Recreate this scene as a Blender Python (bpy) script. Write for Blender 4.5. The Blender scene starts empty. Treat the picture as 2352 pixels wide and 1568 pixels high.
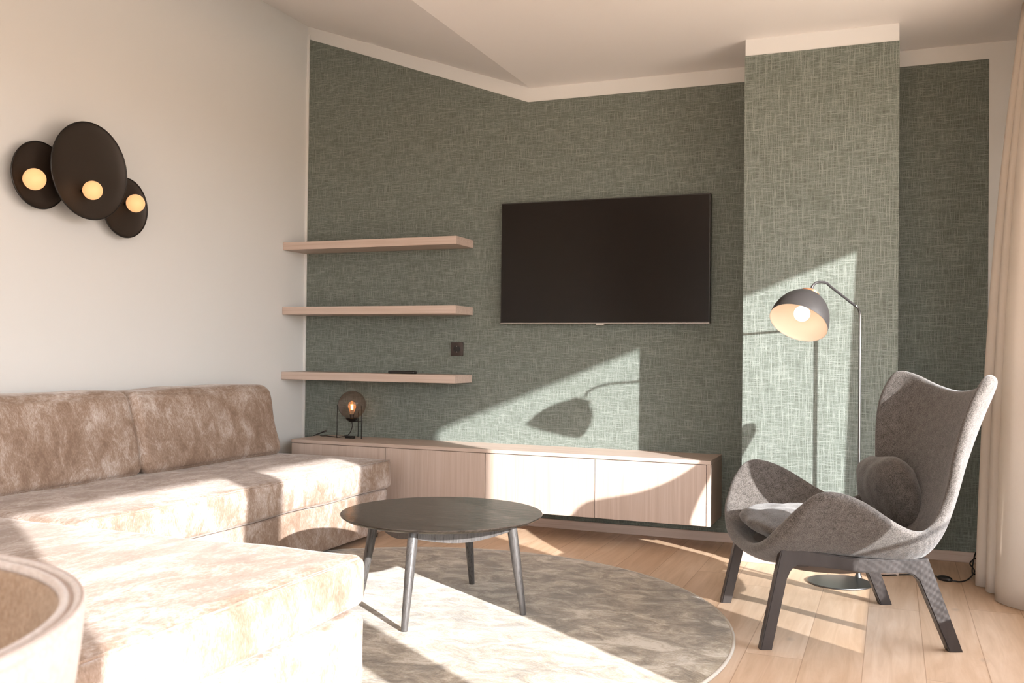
import bpy, bmesh, math, random
import numpy as np
from mathutils import Vector, Matrix, noise
random.seed(7)
PI = math.pi
SC = bpy.context.scene
COL = SC.collection

# ---------------------------------------------------------------- camera
CAMZ = 1.02
_yaw, _pit, _rol = 0.381458, 0.01156, 0.010846
Fv = Vector((-math.sin(_yaw)*math.cos(_pit), math.cos(_yaw)*math.cos(_pit), math.sin(_pit)))
Rv = Vector((math.cos(_yaw), math.sin(_yaw), 0)); Uv = Rv.cross(Fv)
c_, s_ = math.cos(_rol), math.sin(_rol)
Rr = Rv*c_ + Uv*s_; Ur = Uv*c_ - Rv*s_
cd = bpy.data.cameras.new('camera'); cam = bpy.data.objects.new('camera', cd); COL.objects.link(cam)
M = Matrix((Rr, Ur, -Fv)).transposed().to_4x4(); M.translation = Vector((0, 0, CAMZ)); cam.matrix_world = M
cd.sensor_width = 36.0; cd.lens = 2180/2352*36.0; cd.clip_start = 0.05
cd.dof.use_dof = True; cd.dof.focus_distance = 4.3; cd.dof.aperture_fstop = 8.0
SC.camera = cam

# ---------------------------------------------------------------- world, sun, exposure
w = bpy.data.worlds.new('sky'); SC.world = w; w.use_nodes = True
wn = w.node_tree; bg = wn.nodes['Background']
tc = wn.nodes.new('ShaderNodeTexCoord'); sp = wn.nodes.new('ShaderNodeSeparateXYZ'); cr = wn.nodes.new('ShaderNodeValToRGB')
wn.links.new(tc.outputs['Generated'], sp.inputs[0]); mz = wn.nodes.new('ShaderNodeMath'); mz.operation = 'MULTIPLY_ADD'; mz.inputs[1].default_value = 0.5; mz.inputs[2].default_value = 0.5
wn.links.new(sp.outputs['Z'], mz.inputs[0]); wn.links.new(mz.outputs[0], cr.inputs[0]); wn.links.new(cr.outputs[0], bg.inputs[0])
for i_, (p_, c3) in enumerate(((0.49, (0.55, 0.36, 0.23)), (0.51, (1.0, 0.97, 0.95)), (0.8, (0.72, 0.84, 1.0)))):
    if i_ > 1: cr.color_ramp.elements.new(p_)
    cr.color_ramp.elements[i_].position = p_; cr.color_ramp.elements[i_].color = (*c3, 1)
bg.inputs[1].default_value = 7.0
SUNV = Vector((-1.42, 1.0, -0.575)).normalized()
sd = bpy.data.lights.new('sun', 'SUN'); sun = bpy.data.objects.new('sun', sd); COL.objects.link(sun)
sun.rotation_euler = SUNV.to_track_quat('-Z', 'Y').to_euler(); sd.energy = 8.3; sd.angle = math.radians(0.6); sd.color = (1.0, 0.985, 0.97)
SC.view_settings.view_transform = 'Standard'; SC.view_settings.look = 'None'
SC.view_settings.exposure = 0.75; SC.view_settings.gamma = 1.0; SC.view_settings.use_curve_mapping = False

# ---------------------------------------------------------------- node helpers
class NT:
    def __init__(s, name):
        s.m = bpy.data.materials.new(name); s.m.use_nodes = True; s.t = s.m.node_tree
        s.b = s.t.nodes['Principled BSDF']
    def n(s, typ, **kw):
        o = s.t.nodes.new(typ)
        for k, v in kw.items(): setattr(o, k, v)
        return o
    def l(s, a, b): s.t.links.new(a, b)
    def coord(s, kind='Object', scale=(1, 1, 1), rot=(0, 0, 0)):
        t = s.n('ShaderNodeTexCoord'); mp = s.n('ShaderNodeMapping'); s.l(t.outputs[kind], mp.inputs[0])
        mp.inputs['Scale'].default_value = scale; mp.inputs['Rotation'].default_value = rot
        return mp.outputs[0]
    def noise(s, vec, scale=5, detail=3, rough=0.5, dist=0.0):
        o = s.n('ShaderNodeTexNoise'); s.l(vec, o.inputs['Vector']); o.inputs['Scale'].default_value = scale
        o.inputs['Detail'].default_value = detail; o.inputs['Roughness'].default_value = rough; o.inputs['Distortion'].default_value = dist
        return o.outputs['Fac']
    def ramp(s, fac, *stops):
        o = s.n('ShaderNodeValToRGB'); s.l(fac, o.inputs[0]); e = o.color_ramp.elements
        while len(e) < len(stops): e.new(0.5)
        for i, (p, c) in enumerate(stops):
            e[i].position = p; e[i].color = (c[0], c[1], c[2], 1) if len(c) == 3 else c
        return o.outputs[0]
    def math(s, op, a, b=None):
        o = s.n('ShaderNodeMath', operation=op)
        for i, v in enumerate((a, b)):
            if v is None: continue
            if isinstance(v, (int, float)): o.inputs[i].default_value = v
            else: s.l(v, o.inputs[i])
        return o.outputs[0]
    def mix(s, f, a, b, mode='MIX'):
        o = s.n('ShaderNodeMix', data_type='RGBA', blend_type=mode)
        for i, v in ((0, f), (6, a), (7, b)):
            if isinstance(v, (int, float)): o.inputs[i].default_value = v
            elif isinstance(v, tuple): o.inputs[i].default_value = (*v[:3], 1)
            else: s.l(v, o.inputs[i])
        return o.outputs[2]
    def bump(s, h, strength=0.3, dist=0.01):
        o = s.n('ShaderNodeBump'); s.l(h, o.inputs['Height']); o.inputs['Strength'].default_value = strength; o.inputs['Distance'].default_value = dist
        s.l(o.outputs[0], s.b.inputs['Normal'])
    def base(s, c):
        if isinstance(c, tuple): s.b.inputs['Base Color'].default_value = (*c[:3], 1)
        else: s.l(c, s.b.inputs['Base Color'])
    def set(s, **kw):
        for k, v in kw.items(): s.b.inputs[k.replace('_', ' ')].default_value = v
        return s

def plain(name, col, rough=0.5, metal=0.0, spec=0.5, bumpy=0.0):
    k = NT(name); v = k.coord('Object', (1, 1, 1)); nz = k.noise(v, 14, 3)
    k.base(k.mix(nz, tuple(c*0.96 for c in col), tuple(min(1, c*1.04) for c in col)))
    k.set(Roughness=rough, Metallic=metal); k.b.inputs['Specular IOR Level'].default_value = spec
    if bumpy: k.bump(k.noise(v, 220, 2), bumpy, 0.002)
    return k.m

def m_weave():
    k = NT('green_woven_wallpaper')
    h = k.noise(k.coord('Object', (18, 18, 620)), 1.0, 3, 0.62, 0.25)
    v = k.noise(k.coord('Object', (520, 520, 12)), 1.0, 3, 0.62, 0.25)
    fine = k.noise(k.coord('Object', (300, 300, 300)), 1.0, 2)
    big = k.noise(k.coord('Object', (1.6, 1.6, 1.6)), 1.0, 3)
    a = k.ramp(h, (0.40, (0, 0, 0)), (0.66, (1, 1, 1))); b = k.ramp(v, (0.40, (0, 0, 0)), (0.66, (1, 1, 1)))
    mx = k.math('MAXIMUM', a, b); mx = k.math('MULTIPLY', mx, k.math('ADD', k.math('MULTIPLY', fine, 0.9), 0.55))
    c = k.ramp(mx, (0.0, (0.076, 0.088, 0.073)), (0.5, (0.142, 0.166, 0.146)), (1.0, (0.265, 0.298, 0.270)))
    c = k.mix(k.math('MULTIPLY', big, 0.18), c, (0.13, 0.115, 0.08))
    k.base(c); k.set(Roughness=0.85); k.b.inputs['Specular IOR Level'].default_value = 0.25; k.bump(mx, 0.35, 0.002); return k.m

def m_plaster(name, col):
    k = NT(name); v = k.coord('Object', (1, 1, 1)); nz = k.noise(v, 3, 4)
    k.base(k.mix(nz, tuple(c*0.975 for c in col), col)); k.set(Roughness=0.62); k.b.inputs['Specular IOR Level'].default_value = 0.35
    k.bump(k.noise(v, 160, 3), 0.06, 0.002); return k.m

def m_floor():
    k = NT('oak_plank_floor')
    t = k.n('ShaderNodeTexCoord'); sp = k.n('ShaderNodeSeparateXYZ'); k.l(t.outputs['Object'], sp.inputs[0])
    X = k.math('DIVIDE', k.math('ADD', sp.outputs['X'], 10.155), 0.19); row = k.math('FLOOR', X); fx = k.math('FRACT', X)
    wn_ = k.n('ShaderNodeTexWhiteNoise', noise_dimensions='1D'); k.l(row, wn_.inputs['W'])
    Y = k.math('ADD', k.math('DIVIDE', sp.outputs['Y'], 2.1), k.math('MULTIPLY', wn_.outputs['Value'], 7.3)); seg = k.math('FLOOR', Y); fy = k.math('FRACT', Y)
    cmb = k.n('ShaderNodeCombineXYZ'); k.l(row, cmb.inputs[0]); k.l(seg, cmb.inputs[1])
    w2 = k.n('ShaderNodeTexWhiteNoise', noise_dimensions='3D'); k.l(cmb.outputs[0], w2.inputs['Vector'])
    # grain shifted per plank
    mp = k.n('ShaderNodeMapping'); k.l(t.outputs['Object'], mp.inputs[0]); mp.inputs['Scale'].default_value = (26, 2.2, 1)
    off = k.n('ShaderNodeVectorMath', operation='SCALE'); k.l(w2.outputs['Color'], off.inputs[0]); off.inputs[3].default_value = 40
    ad = k.n('ShaderNodeVectorMath', operation='ADD'); k.l(mp.outputs[0], ad.inputs[0]); k.l(off.outputs[0], ad.inputs[1])
    g = k.noise(ad.outputs[0], 1.0, 5, 0.6, 0.8)
    mp2 = k.n('ShaderNodeMapping'); k.l(t.outputs['Object'], mp2.inputs[0]); mp2.inputs['Scale'].default_value = (140, 5, 1)
    g2 = k.noise(mp2.outputs[0], 1.0, 3)
    c = k.ramp(g, (0.25, (0.50, 0.34, 0.22)), (0.55, (0.63, 0.455, 0.32)), (0.85, (0.73, 0.57, 0.44)))
    c = k.mix(k.math('MULTIPLY', g2, 0.22), c, (0.44, 0.27, 0.15))
    tint = k.ramp(w2.outputs['Value'], (0, (0.90, 0.86, 0.82)), (0.5, (1, 1, 1)), (1, (1.0, 1.03, 1.07)))
    c = k.mix(0.8, c, tint, 'MULTIPLY')
    # knots
    vo = k.n('ShaderNodeTexVoronoi'); mp3 = k.n('ShaderNodeMapping'); k.l(t.outputs['Object'], mp3.inputs[0]); mp3.inputs['Scale'].default_value = (4.6, 2.6, 1)
    k.l(mp3.outputs[0], vo.inputs['Vector']); vo.inputs['Scale'].default_value = 1.0
    dd = k.math('ADD', vo.outputs['Distance'], k.math('MULTIPLY', k.noise(k.coord('Object', (30, 14, 1)), 1, 3), 0.10))
    kn = k.ramp(dd, (0.055, (1, 1, 1)), (0.14, (0, 0, 0)))
    c = k.mix(k.math('MULTIPLY', kn, 0.45), c, (0.26, 0.19, 0.15))
    ex = k.math('LESS_THAN', k.math('MINIMUM', fx, k.math('SUBTRACT', 1.0, fx)), 0.008)
    ey = k.math('LESS_THAN', k.math('MINIMUM', fy, k.math('SUBTRACT', 1.0, fy)), 0.0008)
    e = k.math('MAXIMUM', ex, ey)
    c = k.mix(k.math('MULTIPLY', e, 0.65), c, (0.28, 0.16, 0.09))
    k.base(c); k.set(Roughness=0.42); k.b.inputs['Specular IOR Level'].default_value = 0.4
    k.bump(k.math('SUBTRACT', g2, e), 0.08, 0.002); return k.m

def m_oak(name, vertical=True, tone=1.0):
    k = NT(name); sc = (1, 1, 1)
    v = k.coord('Object', (60, 60, 1.6) if vertical else (1.6, 60, 60)); v2 = k.coord('Object', (260, 260, 4) if vertical else (4, 260, 260))
    g = k.noise(v, 1, 4, 0.6, 0.6); g2 = k.noise(v2, 1, 3)
    c = k.ramp(g, (0.25, (0.43*tone, 0.335*tone, 0.275*tone)), (0.6, (0.53*tone, 0.43*tone, 0.37*tone)), (0.9, (0.61*tone, 0.50*tone, 0.44*tone)))
    c = k.mix(k.math('MULTIPLY', g2, 0.25), c, (0.40*tone, 0.28*tone, 0.20*tone))
    k.base(c); k.set(Roughness=0.5); k.b.inputs['Specular IOR Level'].default_value = 0.35; k.bump(g2, 0.08, 0.001); return k.m

def m_velvet(name='crushed_velvet', bias=0.0):
    k = NT(name)
    geo = k.n('ShaderNodeNewGeometry'); nz_ = k.n('ShaderNodeSeparateXYZ'); t = k.n('ShaderNodeTexCoord')
    k.l(geo.outputs['Normal'], nz_.inputs[0]); up = k.ramp(k.math('ABSOLUTE', nz_.outputs['Z']), (0.55, (0, 0, 0)), (0.8, (1, 1, 1)))
    side = k.noise(k.coord('Object', (12, 12, 8)), 1, 9, 0.72, 0.7)
    top = k.noise(k.coord('Object', (14, 6.5, 7)), 1, 9, 0.72, 0.7)
    fib = k.noise(k.coord('Object', (190, 190, 70)), 1, 3, 0.7); fibt = k.noise(k.coord('Object', (120, 60, 60)), 1, 3, 0.7)
    big = k.noise(k.coord('Object', (2.6, 2.2, 3.2)), 1, 3, 0.5, 0.5)
    a = k.mix(up, side, top); f = k.mix(up, fib, fibt)
    val = k.math('ADD', k.math('MULTIPLY', a, 0.66), k.math('ADD', k.math('MULTIPLY', f, 0.38), k.math('MULTIPLY', big, 0.45)))
    val = k.math('ADD', val, k.math('ADD', bias, k.math('MULTIPLY', up, 0.02)))  # lightens up faces and, by bias, the seats: brighter light put into the colour
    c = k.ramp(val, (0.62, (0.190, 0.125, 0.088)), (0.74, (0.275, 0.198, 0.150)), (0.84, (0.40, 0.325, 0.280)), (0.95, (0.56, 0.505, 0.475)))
    k.base(c); k.set(Roughness=0.75); k.b.inputs['Specular IOR Level'].default_value = 0.3
    k.b.inputs['Sheen Weight'].default_value = 0.25; k.b.inputs['Sheen Roughness'].default_value = 0.35; k.b.inputs['Sheen Tint'].default_value = (1, 0.93, 0.88, 1)
    k.bump(f, 0.25, 0.002); return k.m

def m_rug():
    k = NT('viscose_rug_pile')
    a = k.noise(k.coord('Object', (7.5, 10.5, 1), (0, 0, 0.35)), 1, 9, 0.70, 0.8)
    b = k.noise(k.coord('Object', (120, 150, 1), (0, 0, 0.35)), 1, 3, 0.6)
    big = k.noise(k.coord('Object', (1.8, 2.4, 1)), 1, 3, 0.5, 0.8)
    val = k.math('ADD', k.math('MULTIPLY', a, 0.95), k.math('ADD', k.math('MULTIPLY', b, 0.2), k.math('MULTIPLY', big, 0.3)))
    c = k.ramp(val, (0.60, (0.130, 0.094, 0.050)), (0.69, (0.225, 0.170, 0.105)), (0.77, (0.345, 0.278, 0.188)), (0.86, (0.52, 0.455, 0.36)))
    k.base(c); k.set(Roughness=0.8); k.b.inputs['Sheen Weight'].default_value = 0.35; k.b.inputs['Sheen Roughness'].default_value = 0.4
    k.bump(val, 0.5, 0.01); return k.m

def m_wool(name, dark, light, scale=1.0):
    k = NT(name); a = k.noise(k.coord('Object', (260*scale,)*3), 1, 3, 0.7); b = k.noise(k.coord('Object', (40, 40, 40)), 1, 2)
    val = k.math('ADD', k.math('MULTIPLY', a, 0.8), k.math('MULTIPLY', b, 0.2))
    k.base(k.ramp(val, (0.36, dark), (0.66, light))); k.set(Roughness=0.9); k.b.inputs['Specular IOR Level'].default_value = 0.2
    k.b.inputs['Sheen Weight'].default_value = 0.25; k.b.inputs['Sheen Roughness'].default_value = 0.5; k.bump(a, 0.45, 0.003); return k.m

def m_darkwood(name, scale, lo, hi, rough, spec=0.5, bd=0.002):
    k = NT(name); g = k.noise(k.coord('Object', scale), 1, 4, 0.65, 1.0)
    k.b.inputs['Specular IOR Level'].default_value = spec
    g = k.math('ADD', k.math('MULTIPLY', g, 0.55), k.math('MULTIPLY', k.noise(k.coord('Object', tuple(v*3.2 for v in scale)), 1, 3, 0.7), 0.45))
    k.base(k.ramp(g, (0.3, lo), (0.75, hi))); k.l(k.ramp(g, (0.3, (rough*0.8,)*3), (0.8, (rough*1.25,)*3)), k.b.inputs['Roughness'])
    k.bump(g, 0.5, bd); return k.m

def m_emit(name, col, strength):
    k = NT(name); k.base(col); k.b.inputs['Emission Color'].default_value = (*col, 1)
    lw = k.n('ShaderNodeLayerWeight'); lw.inputs[0].default_value = 0.35
    k.b.inputs['Emission Strength'].default_value = strength; return k.m

def m_glass(name, col, alpha):
    k = NT(name); k.base(col); k.set(Roughness=0.02, Alpha=alpha); k.b.inputs['Specular IOR Level'].default_value = 0.9
    lw = k.n('ShaderNodeLayerWeight'); lw.inputs[0].default_value = 0.4
    k.l(k.ramp(lw.outputs['Facing'], (0.0, (alpha,)*3), (1.0, (0.70,)*3)), k.b.inputs['Alpha']); return k.m

MT = dict(
    paper=m_weave(), wall=m_plaster('white_wall_paint', (0.655, 0.66, 0.65)), ceil=m_plaster('ceiling_paint', (0.87, 0.84, 0.82)),
    floor=m_floor(), oakv=m_oak('pale_oak_veneer'), oakh=m_oak('pale_oak_shelf', False, 1.02), oaktrim=m_oak('oak_skirting', False, 1.05),
    velvet=m_velvet('crushed_velvet', 0.025), velvet_shaded=m_velvet('crushed_velvet_shaded', 0.0), rug=m_rug(), rugedge=plain('rug_binding', (0.52, 0.47, 0.40), 0.8),  # one velvet: seat copy lightened, back copy darker for the weaker light there
    wool=m_wool('dark_grey_wool', (0.030, 0.024, 0.020), (0.162, 0.146, 0.134)),
    woolc=m_wool('dark_grey_cushion_wool', (0.028, 0.023, 0.020), (0.135, 0.120, 0.108)),
    felt=m_wool('beige_felt', (0.38, 0.325, 0.29), (0.50, 0.45, 0.42), 0.6), felt_shaded=m_wool('beige_felt_inner_shaded', (0.20, 0.13, 0.08), (0.33, 0.24, 0.17), 0.6),  # inner felt is the same felt, browned for the shadow inside the tub
    piping=plain('taupe_piping', (0.40, 0.33, 0.30), 0.8),
    frame=m_darkwood('dark_stained_frame', (18, 18, 3), (0.018, 0.013, 0.011), (0.038, 0.028, 0.025), 0.44, 0.6),
    ash=m_darkwood('black_ash_table', (5, 38, 30), (0.004, 0.003, 0.0025), (0.085, 0.068, 0.057), 0.15, 0.5, 0.004),
    ashleg=m_darkwood('black_ash_leg', (90, 90, 8), (0.030, 0.027, 0.025), (0.12, 0.11, 0.105), 0.3),
    black=plain('black_metal', (0.012, 0.010, 0.009), 0.38, 0.3), shade=plain('charcoal_lamp_enamel', (0.045, 0.042, 0.042), 0.42, 0.2),
    inner=plain('white_shade_lining', (0.80, 0.68, 0.57), 0.5), copper=plain('copper_cap', (0.75, 0.42, 0.26), 0.3, 0.9), chrome=plain('brushed_steel', (0.15, 0.15, 0.148), 0.38, 1.0),
    plastic=plain('black_plastic', (0.010, 0.008, 0.007), 0.4), socket=plain('dark_brown_plastic', (0.035, 0.024, 0.020), 0.4),
    screen=plain('dark_tv_screen', (0.006, 0.004, 0.003), 0.16, 0.0, 0.26), silver=plain('silver_strip', (0.45, 0.42, 0.38), 0.35, 0.7),
    curtain=None, mesh=None, globe=m_emit('warm_sconce_globe', (0.55, 0.27, 0.12), 1.0), bulb=m_emit('lit_white_bulb', (1.0, 0.88, 0.70), 2.6),
    fil=m_emit('amber_filament', (1.0, 0.42, 0.08), 22.0), smoke=m_glass('smoked_glass', (0.09, 0.055, 0.040), 0.17), clear=m_glass('clear_bulb_glass', (0.6, 0.4, 0.25), 0.12),
    lining=plain('grey_underseat_lining', (0.11, 0.092, 0.082), 0.8), bounce_deck=plain('bounce_decking', (0.62, 0.45, 0.31), 0.7), render=plain('outer_render', (0.7, 0.68, 0.65), 0.8),
)
def _cur():
    k = NT('cream_curtain'); a = k.noise(k.coord('Object', (300, 300, 60)), 1, 2)
    k.base(k.mix(a, (0.74, 0.675, 0.60), (0.82, 0.75, 0.68))); k.set(Roughness=0.85); k.b.inputs['Specular IOR Level'].default_value = 0.2
    tr = k.n('ShaderNodeBsdfTranslucent'); tr.inputs[0].default_value = (0.90, 0.83, 0.75, 1); ms = k.n('ShaderNodeMixShader'); ms.inputs[0].default_value = 0.5
    out = k.t.nodes['Material Output']; k.l(k.b.outputs[0], ms.inputs[1]); k.l(tr.outputs[0], ms.inputs[2]); k.l(ms.outputs[0], out.inputs[0]); k.bump(a, 0.1, 0.001); return k.m
MT['curtain'] = _cur()
def _mesh():
    k = NT('perforated_black_metal'); k.base((0.030, 0.021, 0.015)); k.set(Roughness=0.5, Metallic=0.2, Alpha=0.88); return k.m
MT['mesh'] = _mesh()

# ---------------------------------------------------------------- mesh helpers
def obj(name, bm, mat, parent=None, smooth=None, label=None):
    me = bpy.data.meshes.new(name); bm.normal_update(); bm.to_mesh(me); bm.free()
    me.materials.append(mat if not isinstance(mat, str) else MT[mat])
    o = bpy.data.objects.new(name, me); COL.objects.link(o)
    if parent: o.parent = parent
    if smooth == 'all':
        for p in me.polygons: p.use_smooth = True
    elif smooth is not None:
        for p in me.polygons: p.use_smooth = True
        try: me.set_sharp_from_angle(angle=math.radians(smooth))
        except Exception: pass
    if label: o['label'] = label
    return o
def thing(name, label, cat, loc=(0, 0, 0), rz=0, group=None):
    o = bpy.data.objects.new(name, None); COL.objects.link(o); o.location = loc; o.rotation_euler = (0, 0, rz); o.empty_display_size = 0.1
    o['label'] = label; o['category'] = cat
    if group: o['group'] = group
    return o
def tag(o, label, cat, group=None):
    o['label'] = label; o['category'] = cat
    if group: o['group'] = group
    return o
def struct(name, bm, mat, parent=None, smooth=None):
    o = obj(name, bm, mat, parent, smooth)
    if not parent: o['kind'] = 'structure'
    return o
def add_box(bm, x0, x1, y0, y1, z0, z1, bev=0.0, seg=2):
    b2 = bmesh.new(); bmesh.ops.create_cube(b2, size=1)
    for v in b2.verts: v.co = Vector(((x0+x1)/2+v.co.x*(x1-x0), (y0+y1)/2+v.co.y*(y1-y0), (z0+z1)/2+v.co.z*(z1-z0)))
    if bev: bmesh.ops.bevel(b2, geom=b2.edges[:], offset=bev, segments=seg, profile=0.5, affect='EDGES')
    me = bpy.data.meshes.new('t'); b2.to_mesh(me); b2.free(); bm.from_mesh(me); bpy.data.meshes.remove(me); return bm
def box(*a, **k): return add_box(bmesh.new(), *a, **k)
def add_prism(bm, pts, fn, d0, d1):
    """polygon pts (a,b) extruded from d0 to d1, fn(a,b,d)->xyz"""
    v0 = [bm.verts.new(fn(a, b, d0)) for a, b in pts]; v1 = [bm.verts.new(fn(a, b, d1)) for a, b in pts]
    bm.faces.new(v0); bm.faces.new(v1[::-1])
    n = len(pts)
    for i in range(n): bm.faces.new((v0[i], v1[i], v1[(i+1) % n], v0[(i+1) % n]))
    bmesh.ops.recalc_face_normals(bm, faces=bm.faces[:]); return bm
def frame_of(d):
    d = d.normalized(); u = d.cross(Vector((0, 0, 1)) if abs(d.z) < 0.95 else Vector((1, 0, 0))).normalized(); return u, d.cross(u)
def add_tube(bm, pts, r, n=12, cap=True):
    pts = [Vector(p) for p in pts]; rs = r if isinstance(r, (list, tuple)) else [r]*len(pts)
    rings = []; u = None
    for i, p in enumerate(pts):
        d = (pts[min(i+1, len(pts)-1)]-pts[max(i-1, 0)]).normalized()
        if u is None: u, v = frame_of(d)
        else:
            u = (u-d*u.dot(d)).normalized(); v = d.cross(u)
        rings.append([bm.verts.new(p+(u*math.cos(2*PI*k/n)+v*math.sin(2*PI*k/n))*rs[i]) for k in range(n)])
    for a, b in zip(rings, rings[1:]):
        for k in range(n): bm.faces.new((a[k], a[(k+1) % n], b[(k+1) % n], b[k]))
    if cap: bm.faces.new(rings[0][::-1]); bm.faces.new(rings[-1])
    return bm
def tube(*a, **k): return add_tube(bmesh.new(), *a, **k)
def smooth_path(pts, n=8):
    pts = [Vector(p) for p in pts]; P = [pts[0]*2-pts[1]]+pts+[pts[-1]*2-pts[-2]]; out = []
    for i in range(1, len(P)-2):
        for k in range(n):
            t = k/n; a, b, c, d = P[i-1], P[i], P[i+1], P[i+2]
            out.append(0.5*((2*b)+(c-a)*t+(2*a-5*b+4*c-d)*t*t+(3*b-a-3*c+d)*t**3))
    out.append(pts[-1]); return out
def add_lathe(bm, prof, n=48, M=None, close=False):
    """prof [(r,z)]"""
    M = M or Matrix.Identity(4); rings = []
    for r, z in prof:
        if r < 1e-6: rings.append([bm.verts.new(M @ Vector((0, 0, z)))])
        else: rings.append([bm.verts.new(M @ Vector((r*math.cos(2*PI*k/n), r*math.sin(2*PI*k/n), z))) for k in range(n)])
    prs = list(zip(rings, rings[1:]))
    if close: prs.append((rings[-1], rings[0]))
    for a, b in prs:
        for k in range(n):
            j = (k+1) % n
            if len(a) == 1 and len(b) == 1: continue
            if len(a) == 1: bm.faces.new((a[0], b[j], b[k]))
            elif len(b) == 1: bm.faces.new((a[k], a[j], b[0]))
            else: bm.faces.new((a[k], a[j], b[j], b[k]))
    bmesh.ops.recalc_face_normals(bm, faces=bm.faces[:]); return bm
def lathe(*a, **k): return add_lathe(bmesh.new(), *a, **k)
def grid_box(n):
    """closed cube surface -1..1 subdivided n, returned in a bmesh"""
    bm = bmesh.new(); bmesh.ops.create_cube(bm, size=2); bmesh.ops.subdivide_edges(bm, edges=bm.edges[:], cuts=n, use_grid_fill=True); return bm
def rounded(x0, x1, y0, y1, z0, z1, r=0.03, cuts=24, wob=0.004, puff=0.0, shear=None, seed=0.0):
    bm = grid_box(cuts); c = Vector(((x0+x1)/2, (y0+y1)/2, (z0+z1)/2)); h = Vector(((x1-x0)/2, (y1-y0)/2, (z1-z0)/2))
    for v in bm.verts:
        # denser samples near the edges
        q = Vector([math.copysign(abs(k)**0.55 if abs(k) < 1 else 1.0, k) for k in v.co])
        p = Vector((q.x*h.x, q.y*h.y, q.z*h.z)); inn = Vector([max(-(h[i]-r), min(h[i]-r, p[i])) for i in range(3)])
        d = p-inn; nrm = d.normalized() if d.length > 1e-9 else d
        p = inn+nrm*r
        if puff:
            fx, fy, fz = 1-q.x**2, 1-q.y**2, 1-q.z**2
            p += Vector((nrm.x*puff*max(0, fy*fz)**0.5, nrm.y*puff*max(0, fx*fz)**0.5, nrm.z*puff*max(0, fx*fy)**0.5))
        wp = p+c
        p += nrm*wob*noise.noise(Vector((wp.x*4+seed, wp.y*4, wp.z*6)))
        if shear: p.x += shear*(p.z/h.z)
        v.co = c+p
    return bm

# ================================================================ the room
XL, XR, YB, YF, ZC, ZS = -3.57, 0.65, -2.6, 5.25, 2.59, 3.142
XA = -2.005   # ridge where the ceiling starts to slope up
struct('floor', box(XL-0.2, XR+0.15, YB-0.2, YF+0.2, -0.12, 0.0), 'floor')
bm = bmesh.new(); add_prism(bm, [(XL-0.2, ZS+0.07), (XA, ZC), (XR+0.2, ZC), (XR+0.2, ZC+0.8), (XL-0.2, ZC+0.8)], lambda a, b, d: (a, d, b), YB-0.2, YF+0.2)
struct('ceiling', bm, 'ceil')
struct('wall_left', box(XL-0.2, XL, YB-0.2, YF+0.2, 0, 3.3), 'wall')
bm = bmesh.new(); add_prism(bm, [(XL, 0), (XR, 0), (XR, ZC), (XA, ZC), (XL, ZS)], lambda a, b, d: (a, d, b), YF+0.002, YF+0.2); struct('wall_far', bm, 'wall')
# green wallpaper fields
wt = 2.507
bm = bmesh.new(); add_prism(bm, [(-3.553, 0.05), (-0.60, 0.05), (-0.60, wt), (XA-0.012, wt), (-3.553, wt+0.547)], lambda a, b, d: (a, d, b), YF-0.002, YF+0.003)
struct('trim_1', bm, 'paper')
struct('trim_2', box(-0.05, 0.438, YF-0.002, YF+0.003, 0.05, wt), 'paper')
# chimney breast
struct('wall_chimney', box(-0.689, 0.021, 4.803, YF, 0, ZC), 'wall')
struct('trim_3', box(-0.691, 0.023, 4.799, 5.24, 0.05, 2.507), 'paper')
# skirting
struct('baseboard_far', box(XL, -0.69, YF-0.016, YF, 0, 0.052, bev=0.003), 'oaktrim')
struct('baseboard_niche', box(0.024, XR, YF-0.016, YF, 0, 0.052, bev=0.003), 'oaktrim')
struct('baseboard_chimney', box(-0.70, 0.032, 4.786, 4.80, 0, 0.052, bev=0.003), 'oaktrim')
struct('baseboard_left', box(XL, XL+0.016, YB, YF-0.016, 0, 0.052, bev=0.003), 'oaktrim')
# slim pale bead where the left wall meets the wallpaper
struct('trim_4', box(XL, XL+0.016, YF-0.008, YF, 0.052, ZS-0.06), 'wall')
# window wall on the right: piers, sill and lintel around three openings
OPEN = [(-0.12, 1.09), (1.26, 2.02), (2.87, 4.27)]
bm = bmesh.new(); ys = [YB-0.2]+[v for o in OPEN for v in o]+[YF+0.2]; zt = 2.36; zs = 0.30
for i in range(0, len(ys), 2): add_box(bm, XR, XR+0.14, ys[i], ys[i+1], 0, ZC)
for a, b in OPEN: add_box(bm, XR, XR+0.14, a, b, zt, ZC); add_box(bm, XR, XR+0.14, a, b, 0, zs)
struct('wall_right', bm, 'wall')
for i, (a, b) in enumerate(OPEN):
    bm = bmesh.new(); t = 0.035
    add_box(bm, XR+0.05, XR+0.11, a, a+t*0.5, zs, zt); add_box(bm, XR+0.05, XR+0.11, b-t*0.5, b, zs, zt); add_box(bm, XR+0.05, XR+0.11, a, b, zt-t, zt); add_box(bm, XR+0.05, XR+0.11, a, b, zs, zs+0.015)
    struct('window_%d' % (i+1), bm, 'oaktrim')
# back wall; broad unseen opening added behind the camera for sky fill
bm = bmesh.new()
add_box(bm, XL, -1.7, YB-0.2, YB, 0, ZC+0.6); add_box(bm, 0.4, XR, YB-0.2, YB, 0, ZC+0.2); add_box(bm, -1.7, 0.4, YB-0.2, YB, 2.3, ZC+0.3)
struct('wall_back', bm, 'wall')
# balcony outside: roof slab above; unseen warm deck added below to bounce sun indoors
struct('trim_5', box(XR+0.14, XR+0.14+1.06, YB-0.2, 7.0, 2.33, 2.55), 'render')
struct('trim_6', box(XR+0.15, 9.0, -8.0, 12.0, -0.16, -0.04), 'bounce_deck')

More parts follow.
